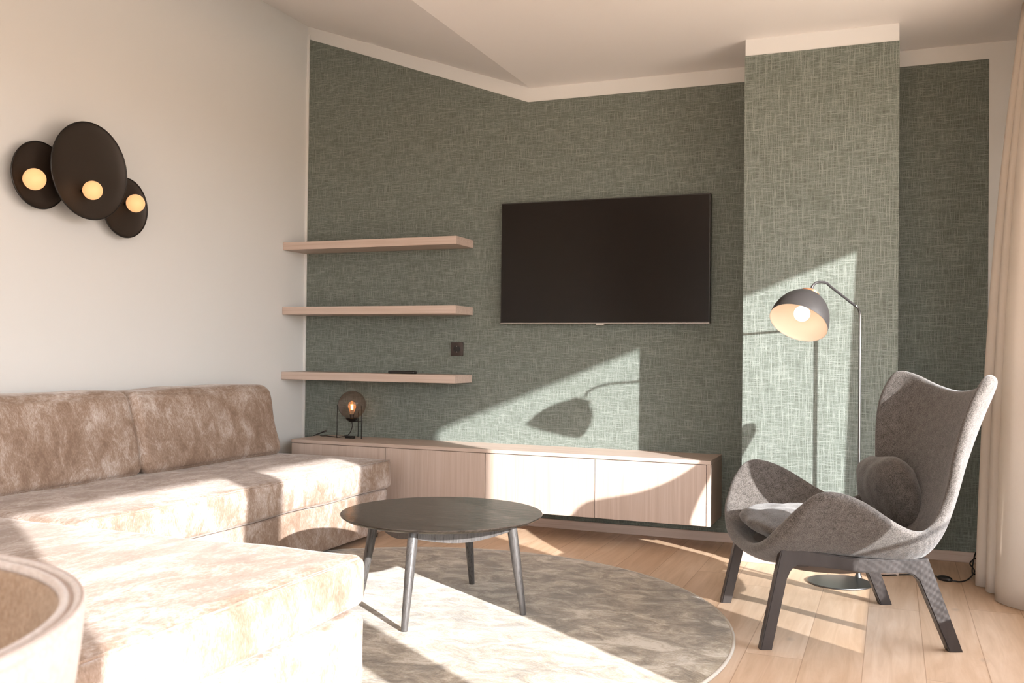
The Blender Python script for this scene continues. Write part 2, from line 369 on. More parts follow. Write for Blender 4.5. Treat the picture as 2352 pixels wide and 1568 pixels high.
# ================================================================ sofa
sofa = thing('corner_sofa', 'brown crushed velvet corner sofa with a chaise, along the white wall', 'sofa', (-2.6, 2.4, 0))
def at(o, bm):  # bring a world-space bmesh into the empty's space
    bmesh.ops.transform(bm, matrix=Matrix.Translation(-Vector(o.location)), verts=bm.verts[:]); return bm
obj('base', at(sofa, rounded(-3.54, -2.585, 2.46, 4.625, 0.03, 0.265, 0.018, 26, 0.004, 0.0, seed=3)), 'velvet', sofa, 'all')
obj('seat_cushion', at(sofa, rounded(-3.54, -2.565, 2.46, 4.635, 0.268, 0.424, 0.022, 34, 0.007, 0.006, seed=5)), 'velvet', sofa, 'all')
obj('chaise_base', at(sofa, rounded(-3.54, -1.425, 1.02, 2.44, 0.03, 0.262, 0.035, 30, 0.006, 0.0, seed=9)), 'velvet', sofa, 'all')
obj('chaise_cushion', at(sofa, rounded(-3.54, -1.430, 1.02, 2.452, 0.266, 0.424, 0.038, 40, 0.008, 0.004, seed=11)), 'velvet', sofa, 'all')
for y0, y1, sd_ in ((3.503, 4.575, 1.0), (2.43, 3.497, 7.0), (1.36, 2.424, 17.0)):
    obj('back_cushion', at(sofa, rounded(-3.515, -3.285, y0, y1, 0.425, 0.812, 0.045, 34, 0.010, 0.012, shear=-0.050, seed=sd_)), 'velvet_shaded', sofa, 'all')
# piping along the front top edges
for pts in ([(-2.569, 2.50, 0.4205), (-2.569, 4.61, 0.4205)], [(-1.434, 1.06, 0.4195), (-1.434, 2.40, 0.4195)]):
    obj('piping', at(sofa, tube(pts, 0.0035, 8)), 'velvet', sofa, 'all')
for x, y in ((-2.64, 4.57), (-3.48, 4.57), (-1.5, 2.37), (-1.5, 1.1), (-2.64, 2.6)):
    obj('foot', at(sofa, lathe([(0, 0), (0.022, 0), (0.026, 0.034), (0, 0.034)], 16, Matrix.Translation((x, y, 0)))), 'plastic', sofa, 'all')

# ================================================================ rug
rug = thing('round_rug', 'large round mottled taupe rug with a silky pile on the oak floor', 'rug', (-1.752, 3.24, 0))
RR = 1.255
prof = [(0, 0.0), (RR-0.012, 0.0), (RR-0.004, 0.004), (RR-0.004, 0.009), (RR-0.014, 0.0125)] + [(RR*k/16.0, 0.0125) for k in range(15, 0, -1)] + [(0, 0.0125)]
bm = lathe(prof, 160)
obj('pile', bm, 'rug', rug, 40)
prof = [(RR-0.006+0.007*math.cos(a), 0.0066+0.0066*math.sin(a)) for a in [2*PI*k/8 for k in range(8)]]
obj('binding', lathe(prof, 160, close=True), 'rugedge', rug, 'all', 'pale stitched edge binding')

# ================================================================ coffee table
tb = thing('coffee_table', 'low round black ash coffee table with four splayed legs on the rug', 'table', (-1.66, 3.41, 0.0125))
zt_ = 0.370
prof = [(0, zt_-0.020), (0.360, zt_-0.020), (0.388, zt_-0.012), (0.398, zt_-0.005), (0.400, zt_-0.002), (0.3985, zt_), (0, zt_)]
obj('table_top', lathe(prof, 96), 'ash', tb, 35)
A0 = math.atan2(3.418-3.41, -1.312+1.66)
legs = [(-1.625+1.66, 3.039-3.41), (-1.312+1.66, 3.418-3.41), (-1.692+1.66, 3.781-3.41), (-2.022+1.66, 3.401-3.41)]
bm = bmesh.new(); tops = []
for x, y in legs:
    a = math.atan2(y, x); p0 = Vector((x, y, 0.0)); p1 = Vector((math.cos(a)*0.295, math.sin(a)*0.295, zt_-0.02)); tops.append((a, p1))
    ln = [p0.lerp(p1, t) for t in (0, 0.02, 0.25, 0.6, 0.9, 1)]
    obj('leg', tube(ln, [0.0115, 0.0125, 0.015, 0.0185, 0.0195, 0.0195], 20), 'ashleg', tb, 50)
bm = bmesh.new()
for i in range(4):                                    # curved apron rails between the legs
    a0, p0 = tops[i]; a1, p1 = tops[(i+1) % 4]; N = 12
    pm = [Vector(p0).lerp(Vector(p1), k/N) for k in range(N+1)]
    mid = (Vector(p0)+Vector(p1))/2; nrm = Vector((mid.x, mid.y, 0)).normalized()
    vv = []
    for k, p in enumerate(pm):
        t = k/N; hgt = 0.030+0.030*math.sin(PI*t)
        for off in (-0.009, 0.009):
            q = p+nrm*off; vv.append((bm.verts.new((q.x, q.y, zt_-0.0205)), bm.verts.new((q.x, q.y, zt_-0.0205-hgt))))
    for k in range(N):
        a, b, c, d = vv[2*k], vv[2*k+1], vv[2*k+2], vv[2*k+3]
        bm.faces.new((a[0], c[0], c[1], a[1])); bm.faces.new((b[0], b[1], d[1], d[0])); bm.faces.new((a[1], c[1], d[1], b[1])); bm.faces.new((a[0], b[0], d[0], c[0]))
    bm.faces.new((vv[0][0], vv[0][1], vv[1][1], vv[1][0])); bm.faces.new((vv[-2][0], vv[-1][0], vv[-1][1], vv[-2][1]))
bmesh.ops.recalc_face_normals(bm, faces=bm.faces[:])
obj('apron', bm, 'ashleg', tb, 40)

# ================================================================ media cabinet
mc = thing('media_cabinet', 'long pale oak wall-hung media cabinet with four doors below the television', 'cabinet', (-2.13, 5.08, 0.137))
X0, X1, Y0, Y1, Z0, Z1 = -3.41, -0.862, 4.895, YF-0.003, 0.138, 0.476
obj('body', at(mc, box(X0+0.002, X1-0.020, Y0+0.022, Y1, Z0, Z1-0.021)), 'oakv', mc)
obj('top_panel', at(mc, box(X0, X1, Y0, Y1, Z1-0.020, Z1, bev=0.0012)), 'oakh', mc)
obj('side_panel', at(mc, box(X1-0.019, X1, Y0, Y1, Z0, Z1-0.0205, bev=0.0012)), 'oakv', mc)
xs = [X0, -2.755, -2.118, -1.478, X1-0.020]
for i in range(4):
    obj('door', at(mc, box(xs[i]+0.0015, xs[i+1]-0.0015, Y0+0.002, Y0+0.020, Z0+0.001, Z1-0.0235, bev=0.0008)), 'oakv', mc)

# ================================================================ shelves
shelf = None
for k, (z0, lab) in enumerate(((1.649, 'pale oak floating shelf, topmost of the three on the green wall'), (1.243, 'pale oak floating shelf, middle one of the three on the green wall'), (0.836, 'pale oak floating shelf, lowest of the three, holding the remote control'))):
    if shelf is None:
        shelf = obj('wall_shelf', box(-1.205, 0.0, -0.245, -0.003, 0, 0.048, bev=0.0012), 'oakh'); o = shelf
    else:
        o = shelf.copy(); COL.objects.link(o)
    o.location = (-2.363, YF, z0); tag(o, lab, 'shelf', 'floating oak shelves')
rc = thing('remote_control', 'slim black remote control lying on the lowest oak shelf', 'remote', (-2.765, 5.11, 0.884), 0.06)
obj('body', box(-0.088, 0.088, -0.022, 0.022, 0, 0.017, bev=0.006, seg=3), 'plastic', rc, 40)
bm = bmesh.new()
for i in range(9): 
    for j in (-1, 0, 1): add_box(bm, -0.07+i*0.016, -0.062+i*0.016, j*0.011-0.003, j*0.011+0.003, 0.0168, 0.0185)
obj('keypad', bm, 'socket', rc)

# ================================================================ television
tv = thing('television', 'large black flat television hung on the green wall above the cabinet', 'television', (-1.541, 5.20, 1.19))
obj('screen', box(-0.6105, 0.6105, -0.012, -0.0095, 0.010, 0.7045), 'screen', tv)
obj('bezel', box(-0.617, 0.617, -0.0094, 0.022, 0.0, 0.711, bev=0.003), 'plastic', tv)
obj('bottom_strip', box(-0.615, 0.615, -0.0125, -0.0096, 0.0005, 0.0035), 'silver', tv, label='thin silver lower edge')
obj('logo_tab', box(-0.026, 0.020, -0.013, 0.0, -0.008, 0.0), 'silver', tv)
obj('wall_bracket', box(-0.2, 0.2, 0.023, 0.047, 0.2, 0.5), 'plastic', tv)

# ================================================================ wall socket
ws = thing('wall_socket', 'square dark brown wall socket on the green wallpaper right of the shelves', 'socket', (-2.463, YF-0.002, 1.037))
obj('plate', box(-0.041, 0.041, -0.010, 0.0, -0.041, 0.041, bev=0.0025), 'socket', ws, 40)
RX = Matrix.Rotation(PI/2, 4, 'X')
obj('socket_insert', lathe([(0.0195, 0.0125), (0.0215, 0.0125), (0.0215, 0.0103), (0.0195, 0.0103)], 32, RX, close=True), 'plastic', ws, 40)
obj('socket_well', lathe([(0, 0.0106), (0.0193, 0.0106), (0.0193, 0.0101), (0, 0.0101)], 32, RX), 'plastic', ws, 40)
for dz in (-0.0175, 0.0175):
    obj('earth_clip', box(-0.0022, 0.0022, -0.0128, -0.0100, dz-0.0025, dz+0.0025), 'silver', ws, label='metal earth contact')

# ================================================================ globe table lamp
gl = thing('table_lamp', 'small table lamp with a smoked glass globe on a black wire stand', 'lamp', (-3.125, 5.125, 0.476))
gz = 0.207
obj('globe', lathe([(0.0868*math.sin(a), gz-0.0868*math.cos(a)) for a in [PI*(0.08+0.92*k/26) for k in range(27)]], 48), 'smoke', gl, 'all')
obj('bulb', lathe([(0, 0.13), (0.012, 0.135), (0.014, 0.16), (0.022, 0.185), (0.024, 0.20), (0.018, 0.222), (0, 0.230)], 24), 'clear', gl, 'all')
bm = bmesh.new()
for a in (0, 2.1, 4.2): add_tube(bm, [(0.006*math.cos(a), 0.006*math.sin(a), 0.178), (0.005*math.cos(a), 0.005*math.sin(a), 0.208)], 0.0022, 6)
obj('filament', bm, 'fil', gl, 'all')
obj('lamp_holder', lathe([(0, 0.100), (0.016, 0.100), (0.036, 0.118), (0.040, 0.125), (0.036, 0.127), (0.013, 0.127), (0.013, 0.148), (0, 0.148)], 28), 'black', gl, 40)
an = [math.radians(202), math.radians(-19), math.radians(96)]
for a in an: obj('leg', tube([(0.092*math.cos(a), 0.092*math.sin(a), 0.0), (0.092*math.cos(a), 0.092*math.sin(a), 0.205 if a != an[2] else 0.16)], 0.0026, 8), 'black', gl, 'all')
bm = bmesh.new()
for a in an[1:]: add_tube(bm, [(0, 0, 0.104), (0.092*math.cos(a), 0.092*math.sin(a), 0.108)], 0.0026, 8)
obj('stand_rail', bm, 'black', gl, 'all')
pts = smooth_path([(0, 0, 0.10), (0.002, 0.002, 0.07), (-0.03, 0.01, 0.02), (-0.07, -0.02, 0.006), (-0.12, -0.01, 0.004), (-0.18, 0.0, 0.006), (-0.225, 0.012, 0.004), (-0.25, 0.03, 0.005)], 8)
obj('cable', tube(pts, 0.0028, 8), 'black', gl, 'all')
obj('dimmer', box(-0.03, 0.035, -0.035, -0.010, 0.001, 0.016, bev=0.004), 'plastic', gl, 40)
obj('cable_plug', tube([(-0.265, -0.02, 0.006), (-0.20, -0.005, 0.032), (-0.185, -0.002, 0.038)], [0.0035, 0.005, 0.006], 10), 'plastic', gl, 'all')

# ================================================================ wall sconce (three discs)
sc = thing('wall_sconce', 'black wall light of three overlapping perforated discs with glowing globes', 'wall lamp', (XL, 3.33, 1.79))
RY = Matrix.Rotation(PI/2, 4, 'Y')
def disc(cx, cy, cz, r, tilt=0.0):
    Mx = Matrix.Translation((cx-XL, cy-3.33, cz-1.79)) @ Matrix.Rotation(tilt, 4, 'Z') @ RY
    p = [(0, -0.003), (r*0.5, -0.002), (r*0.8, 0.002), (r*0.95, 0.008), (r*0.985, 0.013), (r, 0.0125), (r*1.0, 0.0095), (r*0.955, 0.004), (r*0.8, -0.0025), (r*0.5, -0.0065), (0, -0.0075)]
    d = obj('disc', lathe(p, 72, Mx), 'mesh', sc, 50)
    obj('rim', lathe([(r*0.994+0.0035*math.cos(a), 0.0115+0.0035*math.sin(a)) for a in [2*PI*k/8 for k in range(8)]], 72, Mx, close=True), 'black', d, 'all')
def globe(cx, cy, cz, r):
    o = obj('globe', lathe([(r*math.sin(PI*k/18), -r*math.cos(PI*k/18)) for k in range(19)], 32, Matrix.Translation((cx-XL, cy-3.33, cz-1.79))), 'globe', sc, 'all')
    obj('globe_holder', lathe([(0, 0), (0.008, 0), (0.008, cx-XL-r*0.8), (0, cx-XL-r*0.8)], 20, Matrix.Translation((0, cy-3.33, cz-1.79)) @ RY), 'black', sc, 40)
    ld = bpy.data.lights.new('sconce_glow', 'POINT'); lo = bpy.data.objects.new('sconce_glow', ld); COL.objects.link(lo); lo.parent = sc
    lo.location = (cx-XL-r-0.004, cy-3.33, cz-1.79); ld.energy = 2.2; ld.color = (1.0, 0.55, 0.22); ld.shadow_soft_size = 0.006
disc(XL+0.12, 3.328, 1.835, 0.223); disc(XL+0.05, 3.112, 1.782, 0.148); disc(XL+0.05, 3.618, 1.712, 0.147)
globe(XL+0.185, 3.290, 1.737, 0.043); globe(XL+0.115, 3.036, 1.748, 0.047); globe(XL+0.115, 3.628, 1.732, 0.044)
obj('wall_plate', lathe([(0, 0), (0.05, 0), (0.05, 0.025), (0, 0.025)], 32, Matrix.Translation((0, -0.002+0.0, 0.03)) @ RY), 'black', sc, 40)

# ================================================================ floor lamp
fl = thing('floor_lamp', 'tall floor lamp with a dark dome shade on a bent steel pole', 'lamp', (-0.215, 4.525, 0))
def fp(x, y, z): return (x+0.215, y-4.525, z)
obj('base', lathe([(0, 0.0), (0.138, 0.0), (0.140, 0.003), (0.138, 0.007), (0, 0.008)], 72), 'chrome', fl, 40)
px_, py_ = -0.1405, 4.655
obj('collar', lathe([(0, 0.007), (0.017, 0.007), (0.015, 0.012), (0.008, 0.030), (0, 0.034)], 24, Matrix.Translation(fp(px_, 4.655, 0))), 'chrome', fl, 40)
el = Vector((px_, py_, 1.235)); apx = Vector((-0.279, 4.383, 1.345)); sh = Vector((-0.333, 4.318, 1.297))
pole = [Vector((px_, py_, z)) for z in (0.02, 0.4, 0.8, 1.15, 1.205)]+[el.lerp(Vector((px_, py_, 1.2)), 0.45)+(apx-el).normalized()*0.003, el+(apx-el).normalized()*0.02, el+(apx-el).normalized()*0.05]
obj('pole', tube([fp(*p) for p in pole], 0.0058, 14), 'chrome', fl, 'all')
hd = (apx-el).normalized(); dn = (sh-apx)
arm = smooth_path([el+hd*0.05, el.lerp(apx, 0.55), el.lerp(apx, 0.85), apx+Vector((0.004, 0.004, -0.003)), apx+Vector((-0.028, -0.034, -0.004)), apx+Vector((-0.047, -0.057, -0.022)), sh+Vector((0.003, 0.004, 0.0))], 6)
obj('arm', tube([fp(*p) for p in arm], 0.0058, 14), 'shade', fl, 'all')
ray = Vector((Fv+Rr*(1835-1176)/2180+Ur*(784-750)/2180)).normalized()
nd = (-ray*0.50+(-Rr*0.37-Ur*0.93).normalized()*0.866).normalized()      # direction the opening faces
top = sh; ctr = top+nd*0.176
u, v = frame_of(nd)
Ms = Matrix.Translation(Vector(fp(*ctr))) @ Matrix((u, v, -nd)).transposed().to_4x4()   # local +z towards the crown
R_ = 0.123; H_ = 0.160
po = [(R_*math.sqrt(max(0, 1-(t**2.0))), H_*t) for t in [0.945*k/22 for k in range(0, 23)]]
obj('lamp_shade', lathe([(r+0.0016, z) for r, z in po], 64, Ms), 'shade', fl, 'all', 'dark grey outer dome')
obj('shade_lining', lathe([(R_+0.0016, 0)]+[(max(0, r), z-0.001 if z > 0.01 else z) for r, z in po], 64, Ms), 'inner', fl, 'all', 'white inside of the shade')
rc_ = R_*math.sqrt(1-0.945**2)
bm = lathe([(rc_+0.0025, H_*0.945-0.006), (rc_+0.003, H_*0.945+0.012), (rc_-0.001, H_*0.945+0.016), (rc_-0.008, H_*0.945+0.016), (rc_-0.008, H_*0.945+0.012), (rc_-0.001, H_*0.945-0.006)], 40, Ms, close=True)
add_b = box(-rc_, rc_, -0.006, 0.006, H_*0.945+0.011, H_*0.945+0.016); bmesh.ops.transform(add_b, matrix=Ms @ Matrix.Rotation(0.6, 4, 'Z'), verts=add_b.verts[:])
me_ = bpy.data.meshes.new('t'); add_b.to_mesh(me_); bm.from_mesh(me_); add_b.free(); bpy.data.meshes.remove(me_)
obj('shade_cap', bm, 'copper', fl, 40, 'copper ring and bridge at the open crown')
obj('socket', lathe([(0, H_-0.004), (0.018, H_-0.004), (0.018, H_-0.060), (0.014, H_-0.072), (0, H_-0.072)], 24, Ms), 'inner', fl, 40)
prof = [(0, 0.103), (0.013, 0.102), (0.014, 0.090)]+[(0.034*math.sin(a), 0.052+0.034*math.cos(a)) for a in [0.5+(PI-0.5)*k/14 for k in range(15)]]
bl = obj('bulb', lathe(prof, 32, Ms), 'bulb', fl, 'all', 'lit white bulb')
# flex on the floor with its foot switch
cdl = thing('power_cord', 'black power cord with a foot switch on the floor by the curtain', 'cord', (0.24, 4.80, 0))
def cp(x, y, z): return (x-0.24, y-4.80, z)
pts = smooth_path([cp(-0.10, 4.70, 0.006), cp(-0.02, 4.76, 0.004), cp(0.08, 4.82, 0.004), cp(0.165, 4.83, 0.006), cp(0.20, 4.805, 0.010)], 6)
obj('cable', tube(pts, 0.0032, 8), 'black', cdl, 'all')
pts = smooth_path([cp(0.255, 4.755, 0.008), cp(0.29, 4.765, 0.004), cp(0.33, 4.84, 0.004), cp(0.362, 4.95, 0.02), cp(0.345, 4.98, 0.05), cp(0.385, 5.0, 0.075), cp(0.40, 4.97, 0.03), cp(0.352, 4.93, 0.012), cp(0.372, 5.00, 0.10), cp(0.41, 5.06, 0.06), cp(0.43, 5.1, 0.004)], 6)
obj('cable', tube(pts, 0.0032, 8), 'black', cdl, 'all')
bm = lathe([(0, 0), (0.020, 0), (0.024, 0.006), (0.021, 0.016), (0.012, 0.021), (0, 0.022)], 24); bmesh.ops.scale(bm, vec=(1.6, 0.9, 1), verts=bm.verts[:])
bmesh.ops.transform(bm, matrix=Matrix.Translation(cp(0.228, 4.775, 0.001)) @ Matrix.Rotation(-0.7, 4, 'Z'), verts=bm.verts[:])
obj('foot_switch', bm, 'plastic', cdl, 'all')

# ================================================================ armchair
fdir = Vector((-0.929, -0.370, 0)).normalized(); CH = Vector((-0.2175, 3.813, 0))
ch = thing('wing_armchair', 'dark grey wool wing armchair on splayed dark wooden legs by the curtain', 'armchair', CH, math.atan2(fdir.y, fdir.x))
# local: +x forward, -y = towards the camera (n = -y)
ROWS = [
 [(0.325, 0, 0.325), (0.322, 0.17, 0.338), (0.315, 0.30, 0.385), (0.295, 0.372, 0.442)],
 [(0.265, 0, 0.305), (0.265, 0.18, 0.318), (0.258, 0.34, 0.412), (0.245, 0.435, 0.515)],
 [(0.150, 0, 0.298), (0.150, 0.18, 0.312), (0.165, 0.35, 0.424), (0.180, 0.463, 0.570)],
 [(0.010, 0, 0.295), (0.010, 0.18, 0.308), (0.025, 0.34, 0.408), (0.055, 0.450, 0.540)],
 [(-0.110, 0, 0.295), (-0.110, 0.18, 0.306), (-0.100, 0.325, 0.376), (-0.070, 0.410, 0.462)],
 [(-0.220, 0, 0.318), (-0.215, 0.18, 0.324), (-0.200, 0.305, 0.362), (-0.170, 0.370, 0.418)],
 [(-0.300, 0, 0.395), (-0.292, 0.17, 0.402), (-0.270, 0.275, 0.420), (-0.240, 0.330, 0.442)],
 [(-0.345, 0, 0.510), (-0.338, 0.16, 0.516), (-0.318, 0.26, 0.530), (-0.292, 0.318, 0.548)],
 [(-0.385, 0, 0.645), (-0.376, 0.17, 0.650), (-0.347, 0.275, 0.664), (-0.305, 0.338, 0.678)],
 [(-0.425, 0, 0.780), (-0.416, 0.18, 0.788), (-0.384, 0.305, 0.812), (-0.333, 0.376, 0.838)],
 [(-0.468, 0, 0.880), (-0.460, 0.18, 0.900), (-0.435, 0.315, 0.940), (-0.393, 0.378, 0.958)],
]
def catmull(P, n):
    P = np.array(P, float); Q = np.vstack([2*P[0]-P[1], P, 2*P[-1]-P[-2]]); out = []
    m = len(P)-1
    for k in range(n+1):
        s = k/n*m; i = min(int(s), m-1); t = s-i; a, b, c, d = Q[i], Q[i+1], Q[i+2], Q[i+3]
        out.append(0.5*((2*b)+(c-a)*t+(2*a-5*b+4*c-d)*t*t+(3*b-a-3*c+d)*t**3))
    return np.array(out)
NR, NC = 30, 24
full = []
for r in ROWS:
    row = [(x, -y, z) for x, y, z in r[:0:-1]]+[r[0]]+[(x, y, z) for x, y, z in r[1:]]
    full.append(catmull(row, NC))
full = np.array(full); G = np.array([catmull(full[:, j], NR) for j in range(NC+1)]).transpose(1, 0, 2)   # [row, col, 3]
du = np.gradient(G, axis=0); dv = np.gradient(G, axis=1); N_ = np.cross(du, dv); N_ /= np.linalg.norm(N_, axis=2)[:, :, None]
if N_[NR//3, NC//2, 2] > 0: N_ = -N_          # outward = below / behind
TH = 0.046
rowT = np.ones(NR+1)
bm = bmesh.new()
inn = [[bm.verts.new(G[i, j]) for j in range(NC+1)] for i in range(NR+1)]
def thk(i, j):
    s = abs(j/NC*2-1); return TH*(1.0-0.25*s**2)
out = [[bm.verts.new(G[i, j]+N_[i, j]*thk(i, j)) for j in range(NC+1)] for i in range(NR+1)]
for i in range(NR):
    for j in range(NC):
        bm.faces.new((inn[i][j], inn[i+1][j], inn[i+1][j+1], inn[i][j+1])); bm.faces.new((out[i][j], out[i][j+1], out[i+1][j+1], out[i+1][j]))
# rounded rim
per = [(0, j) for j in range(NC+1)]+[(i, NC) for i in range(1, NR+1)]+[(NR, j) for j in range(NC-1, -1, -1)]+[(i, 0) for i in range(NR-1, 0, -1)]
rings = []
for q, (i, j) in enumerate(per):
    p = G[i, j]; n_ = N_[i, j]; t = thk(i, j); i2, j2 = per[(q+1) % len(per)]; i1, j1 = per[q-1]
    tan = G[i2, j2]-G[i1, j1]; e = np.cross(tan, n_); e /= np.linalg.norm(e)
    cen = G[NR//2 if i not in (0, NR) else (1 if i == 0 else NR-1), NC//2 if j not in (0, NC) else (1 if j == 0 else NC-1)]
    ins = (G[min(max(i, 1), NR-1), min(max(j, 1), NC-1)]-p)
    if e @ ins > 0: e = -e
    rr = []
    for k in range(1, 6):
        a = PI*k/6; rr.append(bm.verts.new(p+n_*t*(0.5-0.5*math.cos(a))+e*t*0.5*math.sin(a)))
    rings.append([inn[i][j]]+rr+[out[i][j]])
for a, b in zip(rings, rings[1:]+rings[:1]):
    for k in range(6): bm.faces.new((a[k], b[k], b[k+1], a[k+1]))
bmesh.ops.recalc_face_normals(bm, faces=bm.faces[:])
for _ in range(2): bmesh.ops.smooth_vert(bm, verts=[v for r_ in rings for v in r_], factor=0.4, use_axis_x=True, use_axis_y=True, use_axis_z=True)
shell = obj('shell', bm, 'wool', ch, 'all')
md = shell.modifiers.new('s', 'SUBSURF'); md.levels = 1; md.render_levels = 1
# seam welting down the back of the shell edge
# seat cushion and lumbar cushion
def pillow(a, b, c, n=26, px=2.6, wob=0.006, seed=0, pinch=0.0):
    bm = grid_box(n)
    for v in bm.verts:
        x, y, z = v.co
        s = Vector((x*math.sqrt(max(0, 1-y*y/2-z*z/2+y*y*z*z/3)), y*math.sqrt(max(0, 1-z*z/2-x*x/2+z*z*x*x/3)), z*math.sqrt(max(0, 1-x*x/2-y*y/2+x*x*y*y/3))))
        # superellipsoid in the xy outline
        th = math.atan2(s.y, s.x); k = (abs(math.cos(th))**px+abs(math.sin(th))**px)**(-1/px); rad = math.hypot(s.x, s.y)
        X, Y = math.cos(th)*k*rad, math.sin(th)*k*rad
        Zz = math.copysign(abs(s.z)**0.85, s.z)*(1-0.15*rad**4)
        w_ = noise.noise(Vector((X*3+seed, Y*3, Zz*2)))*wob+noise.noise(Vector((X*9+seed, Y*4, Zz*2)))*wob*0.35
        v.co = Vector((X*a, Y*b, Zz*c))+s.normalized()*w_
    return bm
bm = pillow(0.265, 0.285, 0.062, px=3.2, wob=0.012, seed=2); bmesh.ops.transform(bm, matrix=Matrix.Translation((0.055, 0.0, 0.376)) @ Matrix.Rotation(-0.05, 4, 'Y'), verts=bm.verts[:])
obj('seat_cushion', bm, 'woolc', ch, 'all')
bm = pillow(0.160, 0.205, 0.095, px=3.6, wob=0.006, seed=5)
bmesh.ops.transform(bm, matrix=Matrix.Translation((-0.295, -0.160, 0.468)) @ Matrix.Rotation(math.radians(6), 4, 'X') @ Matrix.Rotation(math.radians(-72), 4, 'Y'), verts=bm.verts[:])
lc = obj('lumbar_cushion', bm, 'woolc', ch, 'all')
bm = pillow(0.285, 0.24, 0.085, px=3, wob=0.006, seed=8); bmesh.ops.transform(bm, matrix=Matrix.Translation((-0.01, 0, 0.297)) @ Matrix.Rotation(0.02, 4, 'Y'), verts=bm.verts[:])
obj('underseat_lining', bm, 'lining', ch, 'all')
# wooden side frames: leg + rail + leg in one curved piece
fr = [(0.347, 0), (0.306, 0), (0.253, 0.245), (0.240, 0.272), (0.228, 0.286), (0.210, 0.293), (0.15, 0.287), (0.091, 0.281), (0.03, 0.274), (-0.027, 0.269), (-0.10, 0.268), (-0.165, 0.268), (-0.185, 0.262), (-0.205, 0.243), (-0.307, 0), (-0.355, 0), (-0.238, 0.320), (-0.17, 0.316), (-0.101, 0.314), (-0.03, 0.317), (0.047, 0.323), (0.10, 0.330), (0.159, 0.340), (0.22, 0.349), (0.266, 0.358), (0.272, 0.350)]
for s in (-1, 1):
    bm = bmesh.new(); y0, y1 = s*0.290, s*0.327
    add_prism(bm, fr, lambda a, b, d: (a, d+s*(-0.012)*(b/0.36), b), y0, y1)
    bmesh.ops.bevel(bm, geom=[e for e in bm.edges if e.calc_face_angle(0) > 0.9 and abs(e.verts[0].co.y-e.verts[1].co.y) < 0.02], offset=0.004, segments=2, affect='EDGES')
    obj('side_frame', bm, 'frame', ch, 30)
for x, z in ((0.19, 0.300), (-0.19, 0.285)):
    obj('cross_rail', box(x-0.02, x+0.02, -0.295, 0.295, z-0.018, z+0.012, bev=0.002), 'frame', ch)
bm = box(-0.018, 0.018, -0.0015, 0.0015, -0.015, 0.015); 
bmesh.ops.transform(bm, matrix=Matrix.Translation((-0.232, -0.392, 0.376)) @ Matrix.Rotation(-0.25, 4, 'Z'), verts=bm.verts[:])
obj('side_label', bm, 'plastic', ch, label='small black fabric label')

# ================================================================ curtain
def fold_curve(pts, n): return np.array([tuple(p) for p in smooth_path([(x, y, 0) for x, y in pts], n)])
bot = [(0.47, 4.82), (0.40, 4.790), (0.358, 4.755), (0.349, 4.718), (0.372, 4.695), (0.425, 4.690), (0.432, 4.665), (0.394, 4.655), (0.381, 4.630), (0.392, 4.595), (0.432, 4.580), (0.470, 4.575), (0.474, 4.545), (0.428, 4.530), (0.406, 4.492), (0.410, 4.445), (0.436, 4.390), (0.470, 4.350), (0.505, 4.320), (0.545, 4.27), (0.575, 4.235), (0.60, 4.25), (0.60, 4.30)]
topc = [(0.61, 4.77), (0.56, 4.745), (0.528, 4.725), (0.525, 4.700), (0.540, 4.680), (0.580, 4.675), (0.585, 4.650), (0.550, 4.640), (0.537, 4.615), (0.545, 4.590), (0.585, 4.580), (0.605, 4.570), (0.605, 4.545), (0.560, 4.535), (0.545, 4.505), (0.548, 4.475), (0.560, 4.450), (0.585, 4.440), (0.590, 4.41), (0.560, 4.38), (0.565, 4.33), (0.60, 4.31), (0.61, 4.34)]
B_, T_ = fold_curve(bot, 6), fold_curve(topc, 6); bm = bmesh.new(); NZ = 28; g = []
for i in range(NZ+1):
    z = 0.004+(2.585-0.004)*i/NZ; t = i/NZ
    k = t**2.6*0.62+t*0.38                          # hangs outwards, curving up to the rail
    g.append([bm.verts.new((B_[j][0]*(1-k)+T_[j][0]*k, B_[j][1]*(1-k)+T_[j][1]*k, z)) for j in range(len(B_))])
for a, b in zip(g, g[1:]):
    for j in range(len(a)-1): bm.faces.new((a[j], a[j+1], b[j+1], b[j]))
cu = obj('curtain', bm, 'curtain', None, 'all'); so = cu.modifiers.new('t', 'SOLIDIFY'); so.thickness = 0.003
tag(cu, 'floor-length cream curtain in soft folds at the window on the right', 'curtain')

# ================================================================ tub dining chair in the foreground
dc = thing('tub_chair', 'beige felt tub chair with a rounded back, in the left foreground', 'chair', (-0.93, 0.45, 0))
R0 = 0.325; za = 0.781; n = 60
def ringpt(a, r, z): return (r*math.cos(a), r*math.sin(a), z)
a0, a1 = math.radians(53-118), math.radians(53+118)
def rimz(s): return za-0.10*max(0, abs(s)-0.5)**1.5*2.2
outer = [(1.0, 0.0), (0.992, 0.03), (0.968, 0.09), (0.92, 0.18), (0.86, 0.27), (0.79, 0.36), (0.68, 0.42)]
def tubwall(r_off, mat, nm, th, lab=None):
    b = bmesh.new(); gr = []
    for i in range(n+1):
        s = -1+2*i/n; a = (a0+a1)/2+s*(a1-a0)/2; zr = rimz(s)
        gr.append([b.verts.new(ringpt(a, R0*f+r_off, zr-d*(zr-0.36)/0.42)) for f, d in outer])
    for p, q in zip(gr, gr[1:]):
        for k in range(len(p)-1): b.faces.new((p[k], q[k], q[k+1], p[k+1]))
    o = obj(nm, b, mat, dc, 'all', lab); m_ = o.modifiers.new('s', 'SOLIDIFY'); m_.thickness = th; m_.offset = 0; m2 = o.modifiers.new('b', 'SUBSURF'); m2.levels = m2.render_levels = 1
